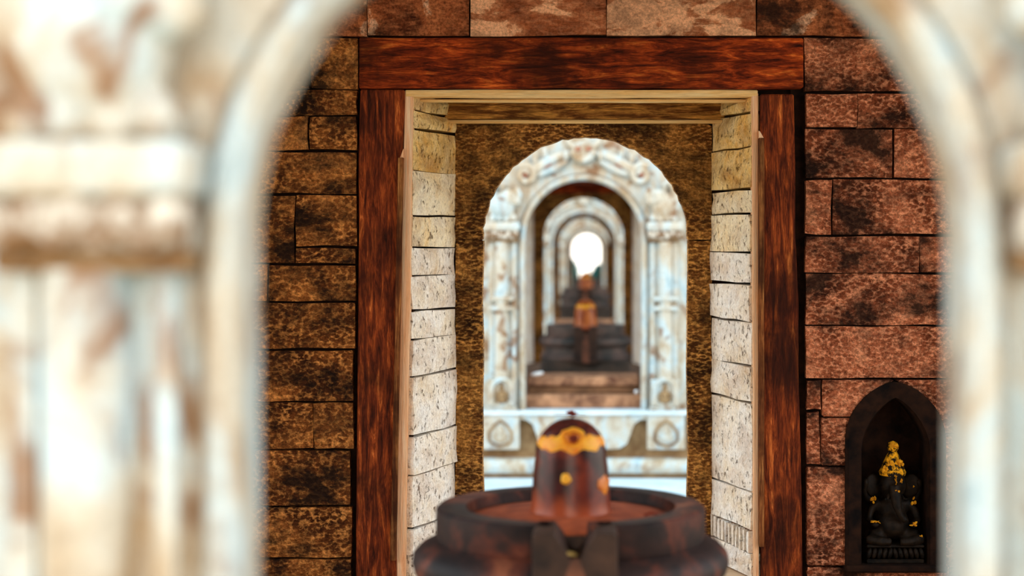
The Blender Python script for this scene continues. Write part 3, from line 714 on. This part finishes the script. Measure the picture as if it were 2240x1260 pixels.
for x0, x1 in ((xl, -RO-0.003), (RO+0.003, xr)): MB().box(x0, x1, 0.010, 0.053, zs-FLOOR-0.010, zs-FLOOR+0.003).build('joint_packing', M['mortar'], sl)

# ------------------------------------------------------------------ the stone emblem with its round basin
CX, CY = -0.0246, 2.70
RIMZ = 0.662
def profile_basin():
    return [(0.164, -0.018), (0.166, -0.002), (0.170, 0.0), (0.207, 0.0), (0.2125, -0.005), (0.213, -0.045), (0.210, -0.052),
            (0.222, -0.056), (0.238, -0.064), (0.248, -0.075), (0.250, -0.088), (0.246, -0.102), (0.234, -0.112), (0.226, -0.118), (0.224, -0.150), (0.236, -0.156), (0.244, -0.166), (0.240, -0.180), (0.15, -0.182), (0.15, -0.018)]
gap = math.radians(9)
LM = {}
LM['basin'] = MB().lathe(profile_basin(), (0, 0, 0), 84, -math.pi/2 + gap, 1.5*math.pi - gap, 0.006, closed=True).mesh('basin', M['basin'], smooth=40)
LM['basin_far'] = MB().lathe(profile_basin(), (0, 0, 0), 40, -math.pi/2 + gap, 1.5*math.pi - gap, 0.006, closed=True).mesh('basin', M['basin_grey'], smooth=40)
LM['basin_floor'] = MB().lathe([(0.0, -0.010), (0.06, -0.0095), (0.11, -0.013), (0.155, -0.017), (0.163, -0.021), (0.0, -0.022)], (0, 0, 0), 56, 0, 2*math.pi, 0.01).mesh('basin_floor', M['vermilion'], smooth=50)
LM['core'] = MB().lathe([(0.0, -0.0215), (0.162, -0.0215), (0.162, -0.18), (0.0, -0.18)], (0, 0, 0), 40).mesh('basin_core', M['spout'])
def rl(z):   # radius of the rounded shaft at height z
    return None
SH = [(0.066, -0.004), (0.0635, 0.004), (0.0622, 0.012), (0.0612, 0.032), (0.0595, 0.060), (0.0565, 0.086)]
SH += [(0.0563*math.cos(a), 0.088 + 0.059*math.sin(a)) for a in [math.pi/2*q/12 for q in range(1, 12)]] + [(0.0, 0.147)]
def shaft_r(z):
    for (r0, z0), (r1, z1) in zip(SH, SH[1:]):
        if z0 <= z <= z1: return r0 + (r1-r0)*(z-z0)/max(1e-6, z1-z0)
    return 0.0
LM['shaft'] = MB().lathe(SH, (0, 0, 0), 48, 0, 2*math.pi, 0.012).mesh('shaft', M['linga'], smooth=60)
LM['shaft_o'] = MB().lathe(SH, (0, 0, 0), 32, 0, 2*math.pi, 0.012).mesh('shaft', M['linga_orange'], smooth=60)
# spout running towards the door, V-shaped groove on top
def spout():
    pr = [(-0.061, -0.19), (0.061, -0.19), (0.061, -0.004), (0.056, 0.0), (0.030, 0.0), (0.014, -0.024), (0.006, -0.040), (-0.004, -0.040), (-0.014, -0.022), (-0.030, 0.0), (-0.056, 0.0), (-0.061, -0.004)]
    return MB().prism(pr, -0.268, -0.155)
LM['spout'] = spout().mesh('spout', M['spout'], bevel=0.004, seg=2)
M['stain'] = plain('dull_red_stain', (0.08, 0.04, 0.03), (0.30, 0.12, 0.07), 18, 0.7)
LM['stain'] = MB().prism([(-0.016, -0.189), (0.020, -0.189), (0.019, -0.12), (0.015, -0.06), (0.006, -0.036), (-0.005, -0.036), (-0.013, -0.06), (-0.018, -0.12)], -0.2705, -0.262).mesh('spout_stain', M['stain'], bevel=0.001)
LM['pedestal'] = MB().box(-0.238, 0.238, -0.20, 0.238, 0, 0.17).mesh('pedestal', M['pedestal'], bevel=0.008, seg=2)
def paste_band(zlo, zhi, a0, a1, n, thick, mat, name, wob, seed):
    r = random.Random(seed); vs = []; m = 5
    for i in range(n+1):
        a = a0 + (a1-a0)*i/n; e = math.sin(math.pi*i/n)**0.3 if 0 < i < n else 0.05
        mid = (zlo+zhi)/2; hh = (zhi-zlo)/2*e
        lo = mid - hh + wob*mnoise.noise(Vector((a*3, seed, 1)))*e; hi = mid + hh + wob*mnoise.noise(Vector((a*3, seed, 7)))*e
        for j in range(m+1):
            z = lo + (hi-lo)*j/m; rr = shaft_r(z) + (thick if 0 < j < m else -0.001)
            vs.append((rr*math.cos(a), rr*math.sin(a), z))
    fs = [(i*(m+1)+j, (i+1)*(m+1)+j, (i+1)*(m+1)+j+1, i*(m+1)+j+1) for i in range(n) for j in range(m)]
    return MB().add(vs, fs).mesh(name, M[mat], smooth=60)
FR = -math.pi/2
LM['band'] = paste_band(0.097, 0.126, FR-1.5, FR+1.5, 40, 0.0012, 'yellow', 'paste_band', 0.012, 3)
LM['band2'] = paste_band(0.098, 0.120, FR-1.5, FR+1.5, 24, 0.0014, 'yellow', 'paste_band', 0.012, 5)
LM['streak'] = paste_band(0.034, 0.058, FR+0.75, FR+1.5, 14, 0.0012, 'orange', 'paste_streak', 0.02, 9)
def disc(zc, ac, rad, thick, mat, name, hole=0.0, n=24):
    vs = []; rings = [hole, hole + (rad-hole)*0.3, hole + (rad-hole)*0.7, rad]; lift = [thick*0.5, thick, thick, -0.001]
    for rr, t in zip(rings, lift):
        for k in range(n):
            q = 2*math.pi*k/n; rr2 = rr*(1 + 0.35*mnoise.noise(Vector((math.cos(q)*1.3, math.sin(q)*1.3, zc*90)))); z = zc + rr2*math.sin(q)*0.9; R = shaft_r(z); a = ac + rr2*math.cos(q)/max(R, 0.02)
            vs.append(((R+t)*math.cos(a), (R+t)*math.sin(a), z))
    fs = [(i*n+k, i*n+(k+1) % n, (i+1)*n+(k+1) % n, (i+1)*n+k) for i in range(3) for k in range(n)]
    return MB().add(vs, fs).mesh(name, M[mat], smooth=60)
LM['eye_ring'] = disc(0.121, FR+0.06, 0.0185, 0.0040, 'yellow', 'paste_ring', 0.0115)
LM['eye_in'] = disc(0.1205, FR+0.06, 0.0130, 0.0034, 'orange', 'paste_disc', 0.0005)
LM['eye_dot'] = disc(0.120, FR+0.08, 0.0085, 0.0048, 'maroon', 'paste_dot', 0.0003)
LM['spot'] = disc(0.058, FR-0.12, 0.0095, 0.0026, 'yellow', 'paste_spot', 0.0003)

def make_linga(loc, label, floor_z, near=False):
    root = empty('stone_linga', loc); tag(root, label, 'shrine emblem', 'stone lingas along the row of shrines')
    h = min(0.17, loc[2] - 0.182 - floor_z)      # height of the pedestal below the moulded base
    mesh_obj('basin', LM['basin'] if near else LM['basin_far'], root); mesh_obj('basin_floor', LM['basin_floor'], root); mesh_obj('basin_core', LM['core'], root)
    s = mesh_obj('shaft', LM['shaft'] if near else LM['shaft_o'], root, (0, 0, -0.010))
    sp = mesh_obj('spout', LM['spout'], root, (0.008 if near else 0.0, 0, 0)); mesh_obj('spout_stain', LM['stain'], sp)
    p = mesh_obj('pedestal', LM['pedestal'], root, (0, 0, -0.182 - h)); p.scale = (1, 1, h/0.17)
    if near:
        for k in ('band', 'eye_ring', 'eye_in', 'eye_dot', 'spot', 'streak'): mesh_obj(LM[k].name.split('.')[0], LM[k], s)
    else: mesh_obj('paste_band', LM['band2'], s)
    return root
l1 = make_linga((CX, CY, RIMZ), 'dark maroon rounded stone emblem in a round basin, yellow paste eye, nearest the camera', FLOOR, True)
MB().box(-0.27, 0.27, -0.24, 0.27, FLOOR-RIMZ, -0.352).build('pedestal_step', M['step'], l1, bevel=0.006)

# dried flower on its crown, scraps in the spout and the basin
fl_ = empty('dried_flower', (CX+0.0005, CY, RIMZ-0.010+0.1475)); tag(fl_, 'tiny dried dark red flower on top of the maroon rounded stone', 'flower')
for k in range(5):
    a = k*1.3; MB().ell((0.0045*math.cos(a), 0.0045*math.sin(a), 0.004+0.001*k), (0.006, 0.0025, 0.003), (0, -0.5, a), 8, 6).build('petal', M['petal'], fl_, smooth=60)
MB().ell((0, 0, 0.009), (0.0028, 0.0028, 0.004), (0, 0, 0), 8, 6).build('flower_head', M['petal'], fl_, smooth=60)
MB().tube([(-0.026, -0.002, 0.004), (-0.012, -0.003, 0.0035), (0.004, -0.002, 0.003), (0.022, -0.003, 0.001)], 0.0006, 5).build('stem', M['petal'], fl_)
for k, (x, y, z, a, mt, lb) in enumerate([(0.003, -0.262, -0.030, 0.4, 'straw', 'dry straw-coloured scrap in the spout groove of the nearest basin, nearest the tip'),
                                           (-0.006, -0.225, -0.030, 1.5, 'straw', 'dry straw-coloured scrap deeper in the spout groove of the nearest basin')]):
    o = MB().ell((0, 0, 0), (0.010, 0.005, 0.0025), (0.3, 0.2, a), 8, 6).build('leaf_scrap', M[mt], None, (CX+x, CY+y, RIMZ+z), smooth=60)
    tag(o, lb, 'leaf', 'scraps lying in the spout')
o = MB().tube([(-0.010, 0, 0), (0, 0.002, 0.004), (0.012, 0.004, 0.001)], [0.0015, 0.0022, 0.001], 6).build('twig', M['petal'], None, (CX+0.125, CY-0.035, RIMZ-0.012), smooth=60)
tag(o, 'tiny dark twig lying on the red floor of the nearest basin', 'twig')

# ------------------------------------------------------------------ seated elephant-headed figure in the niche
sxc, szb = wx(1960), wz(1234)
st_ = empty('stone_statue', (sxc, YW+0.045, szb)); tag(st_, 'small black stone elephant-headed seated statue with yellow-dusted crown, in the wall niche', 'statue')
mb = MB().box(-0.066, 0.066, -0.040, 0.050, 0.0, 0.010).box(-0.066, 0.066, -0.040, 0.050, 0.036, 0.043)
ped = mb.build('statue_base', M['statue'], st_, bevel=0.002)
for k in range(11):
    x = -0.060 + k*0.012
    MB().ell((x, -0.036, 0.023), (0.0062, 0.010, 0.013), (0, 0.25 if k < 5 else -0.25, 0), 8, 6).build('lotus_petal', M['statue'], ped, smooth=60)
b = MB()
b.ell((0, 0.0, 0.085), (0.040, 0.034, 0.036)).ell((0, 0.006, 0.120), (0.036, 0.026, 0.030)).ell((0, -0.012, 0.082), (0.030, 0.026, 0.027))
for q in (-1, 1):
    b.tube([(q*0.022, -0.004, 0.060), (q*0.052, -0.018, 0.058), (q*0.060, -0.026, 0.054), (q*0.036, -0.042, 0.052), (q*0.010, -0.044, 0.050)], [0.018, 0.017, 0.014, 0.012, 0.009])
    b.tube([(q*0.030, 0.004, 0.136), (q*0.050, 0.0, 0.118), (q*0.056, -0.010, 0.096), (q*0.044, -0.026, 0.088)], [0.012, 0.010, 0.009, 0.008])
    b.tube([(q*0.034, 0.010, 0.138), (q*0.056, 0.012, 0.142), (q*0.064, 0.006, 0.162), (q*0.062, 0.0, 0.176)], [0.011, 0.009, 0.008, 0.007])
    b.ell((q*0.044, -0.028, 0.088), (0.010, 0.009, 0.008)).ell((q*0.062, 0.0, 0.180), (0.008, 0.008, 0.010))
b.ell((0, -0.004, 0.176), (0.032, 0.028, 0.034)).ell((0, -0.010, 0.196), (0.026, 0.022, 0.018))
b.tube([(0, -0.028, 0.176), (0.001, -0.038, 0.156), (0.003, -0.042, 0.132), (0.010, -0.044, 0.112), (0.020, -0.044, 0.100), (0.028, -0.042, 0.102)], [0.015, 0.013, 0.011, 0.009, 0.008, 0.006], 10)
b.build('body', M['statue'], st_, remesh=0.0035)
for q in (-1, 1):
    MB().ell((q*0.042, 0.006, 0.172), (0.022, 0.006, 0.028), (0, q*0.3, q*-0.35)).build('ear', M['statue'], st_, smooth=70)
    MB().tube([(q*0.014, -0.032, 0.156), (q*0.020, -0.042, 0.148), (q*0.024, -0.048, 0.149)], [0.004, 0.0032, 0.002], 6).build('tusk', M['statue'], st_, smooth=60)
cr = MB().lathe([(0.030, 0.0), (0.032, 0.008), (0.027, 0.018), (0.022, 0.030), (0.014, 0.046), (0.009, 0.054), (0.013, 0.060), (0.014, 0.068), (0.010, 0.075), (0.0, 0.079)], (0, -0.004, 0.198), 18, 0, 2*math.pi, 0.08).build('crown', M['crown'], st_, smooth=50)
def smear(parent, c, r, seed):
    """thin irregular dab of dry paste"""
    q = random.Random(seed); mb = MB()
    for k in range(5): mb.ell((c[0]+q.uniform(-.7, .7)*r[0], c[1]+q.uniform(-.3, .3)*r[1], c[2]+q.uniform(-.7, .7)*r[2]), (r[0]*q.uniform(.3, .6), r[1]*0.7, r[2]*q.uniform(.3, .6)), (0, q.uniform(-.6, .6), 0), 8, 5)
    mb.build('paste_smear', M['yellow_dry'], parent, smooth=60)
for k, c in enumerate([(0, -0.014, 0.268, 0.013, 0.005, 0.010), (-0.010, -0.026, 0.232, 0.010, 0.004, 0.010), (0.012, -0.026, 0.230, 0.011, 0.004, 0.008), (-0.022, -0.026, 0.214, 0.007, 0.004, 0.010)]): smear(cr, c[:3], c[3:], k)
for k, c in enumerate([(0.003, -0.046, 0.166, 0.006, 0.003, 0.004), (0.014, -0.034, 0.186, 0.003, 0.003, 0.009), (0.001, -0.036, 0.186, 0.002, 0.004, 0.012), (-0.046, -0.008, 0.140, 0.007, 0.005, 0.010), (0.048, -0.008, 0.138, 0.007, 0.005, 0.010),
          (-0.044, -0.036, 0.095, 0.013, 0.004, 0.003), (0.040, -0.034, 0.090, 0.010, 0.004, 0.005), (0.058, -0.036, 0.058, 0.008, 0.004, 0.006), (0.050, -0.002, 0.172, 0.003, 0.003, 0.004)]): smear(st_, c[:3], c[3:], 20+k)

# ------------------------------------------------------------------ the shrines beyond: same front, plain inside, back doorway and slab
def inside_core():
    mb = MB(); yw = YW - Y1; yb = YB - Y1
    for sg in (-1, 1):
        mb.box(*sorted((sg*HALF, sg*(HALF+0.05))), 1.45, yw, FLOOR, CEIL).box(*sorted((sg*HALF, sg*(HALF+0.05))), 0.30, 1.45, 1.7, CEIL)  # side gaps near the front, added to light the linga
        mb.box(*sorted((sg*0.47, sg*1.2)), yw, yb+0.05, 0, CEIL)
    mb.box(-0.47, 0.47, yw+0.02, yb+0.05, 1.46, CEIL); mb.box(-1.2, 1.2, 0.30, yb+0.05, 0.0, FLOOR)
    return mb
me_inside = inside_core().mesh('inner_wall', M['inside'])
def rel(mesh_name, mb, mat, **k):
    mb.v = [(v[0], v[1]-Y1, v[2]) for v in mb.v]; return mb.mesh(mesh_name, M[mat], **k)
me_lin = rel('timber_lintel', rail(786, 1757, 83, 205, YW-0.006, YW+0.20, 1), 'lintel', bevel=0.003)
me_pl = rel('timber_post', warped((787, 900, 778, 886), 196, 1269, YW-0.002, YW+0.12, 2), 'post', bevel=0.003)
me_pr = rel('timber_post', warped((1648, 1745, 1650, 1757), 206, 1269, YW-0.002, YW+0.12, 3), 'post', bevel=0.003)
me_jl = MB().column([(-0.395, YW-Y1+0.01), (-0.315, YB-Y1), (-0.48, YB-Y1)], FLOOR, 1.46).mesh('jamb', M['jamb'])
me_jr = MB().column([(0.373, YW-Y1+0.01), (0.300, YB-Y1), (0.48, YB-Y1)], FLOOR, 1.46).mesh('jamb', M['jamb'])
me_bm = MB().box(-0.47, 0.47, YB-Y1-0.06, YB-Y1+0.055, 1.355, 1.47).mesh('timber_beam', M['lintel'], bevel=0.003)
me_as = [c for c in sl.children]
LAB = ['', 'second shrine in the row, pale carved front with grinning face over the arch', 'third shrine in the row, pale arched front framed by the second shrine',
       'fourth shrine in the row, small grey arch far inside', 'farthest shrine in the row, its arch opening on bright sky']
LLAB = ['', 'orange stone emblem with yellow top on dark stepped base, inside the second shrine', 'small red-brown stone emblem inside the third shrine',
        'tiny stone emblem inside the fourth shrine', 'tiny stone emblem inside the farthest shrine']
LZ = [0, 0.612, 0.62, 0.58, 0.58]
for i in range(1, 5):
    sx, sz = SOFF[i]; y = Y1 + PITCH*i
    r = empty('stone_shrine', (sx, y, sz)); tag(r, LAB[i], 'shrine', 'shrines along the row')
    place_facade(r)
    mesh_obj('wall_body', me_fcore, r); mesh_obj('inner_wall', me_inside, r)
    mesh_obj('roof_slab', me_cornice, r); mesh_obj('roof_dome', me_roof, r)
    mesh_obj('timber_lintel', me_lin, r); mesh_obj('timber_beam', me_bm, r); mesh_obj('timber_post', me_pl, r); mesh_obj('timber_post', me_pr, r); mesh_obj('jamb', me_jl, r); mesh_obj('jamb', me_jr, r)
    for c in me_as: mesh_obj(c.name.split('.')[0], c.data, r, (SX, YB-Y1, FLOOR))
    if i == 1: course_blocks(r, 'facade', (0, 0, 0), 30+i)
    l = make_linga((sx + 0.0095, y + CY - Y1, LZ[i] + (sz if i > 2 else 0)), LLAB[i], FLOOR + sz)
    zf = FLOOR + sz - (LZ[i] + (sz if i > 2 else 0))
    if zf < -0.353: MB().box(-0.27, 0.27, -0.24, 0.27, zf, -0.352).build('pedestal_step', M['step'], l, bevel=0.006)

# two white bits added in place of bright glints at the second shrine's threshold
for px, py, Y, lb, r in ((1163, 812, 8.0, 'white bit standing in for lit stone at left end of the threshold of the second shrine', (0.030, 0.012, 0.010)), (1394, 838, 7.85, 'small white bit standing in for a glint at right end of the threshold of the second shrine', (0.010, 0.008, 0.010))):
    p = PX(px, py, Y); zt = 0.440 if px < 1200 else 0.398
    o = MB().ell((0, 0, 0), r, (0, -0.2, 0), 10, 7).build('glint_bit', M['white'], None, (p.x + (0.028 if px < 1200 else -0.004), Y1 + PITCH + (0.18 if px < 1200 else 0.10), zt + r[2]*0.8 if px < 1200 else 0.362 + r[2]), smooth=60)
    tag(o, lb, 'petal', 'added glints on the threshold')

# ------------------------------------------------------------------ shrubs on the bank beyond the last shrine
def shrub(name, loc, R, n, seed, label):
    r = random.Random(seed); root = empty(name, loc); tag(root, label, 'shrub', 'shrubs beyond the row')
    mb = MB()
    for k in range(n):
        d = Vector((r.gauss(0, 1), r.gauss(0, 1), r.gauss(0, 1))).normalized()*(r.random()**0.4)
        p = Vector((d.x*R[0], d.y*R[1], R[2]*1.2 + d.z*R[2])); a = r.uniform(0, 6.28); s = r.uniform(0.05, 0.10); t = r.uniform(-0.6, 0.6)
        u = Vector((math.cos(a), math.sin(a), t))*s; w = Vector((-math.sin(a), math.cos(a), r.uniform(-.5, .5)))*s*0.5
        mb.add([p-u, p+w, p+u, p-w], [(0, 1, 2, 3)])
    mb.build('foliage', M['leaf'], root, fix=False)['kind'] = 'stuff'
    t = MB()
    for k in range(5):
        a = k*1.26; t.tube([(0.03*math.cos(a), 0.03*math.sin(a), 0), (0.1*math.cos(a), 0.1*math.sin(a), R[2]*0.6), (0.4*R[0]*math.cos(a), 0.4*R[1]*math.sin(a), R[2]*1.4)], [0.03, 0.02, 0.008], 6)
    t.build('stem', M['bark'], root, smooth=60)
shrub('leafy_shrub', (-0.42, 33.2, -0.30), (0.27, 0.3, 0.48), 3000, 1, 'dark teal shrub at left beyond the farthest arch')
shrub('leafy_shrub', (0.33, 33.4, -0.30), (0.27, 0.3, 0.40), 3000, 2, 'lower dark teal shrub at right beyond the farthest arch')
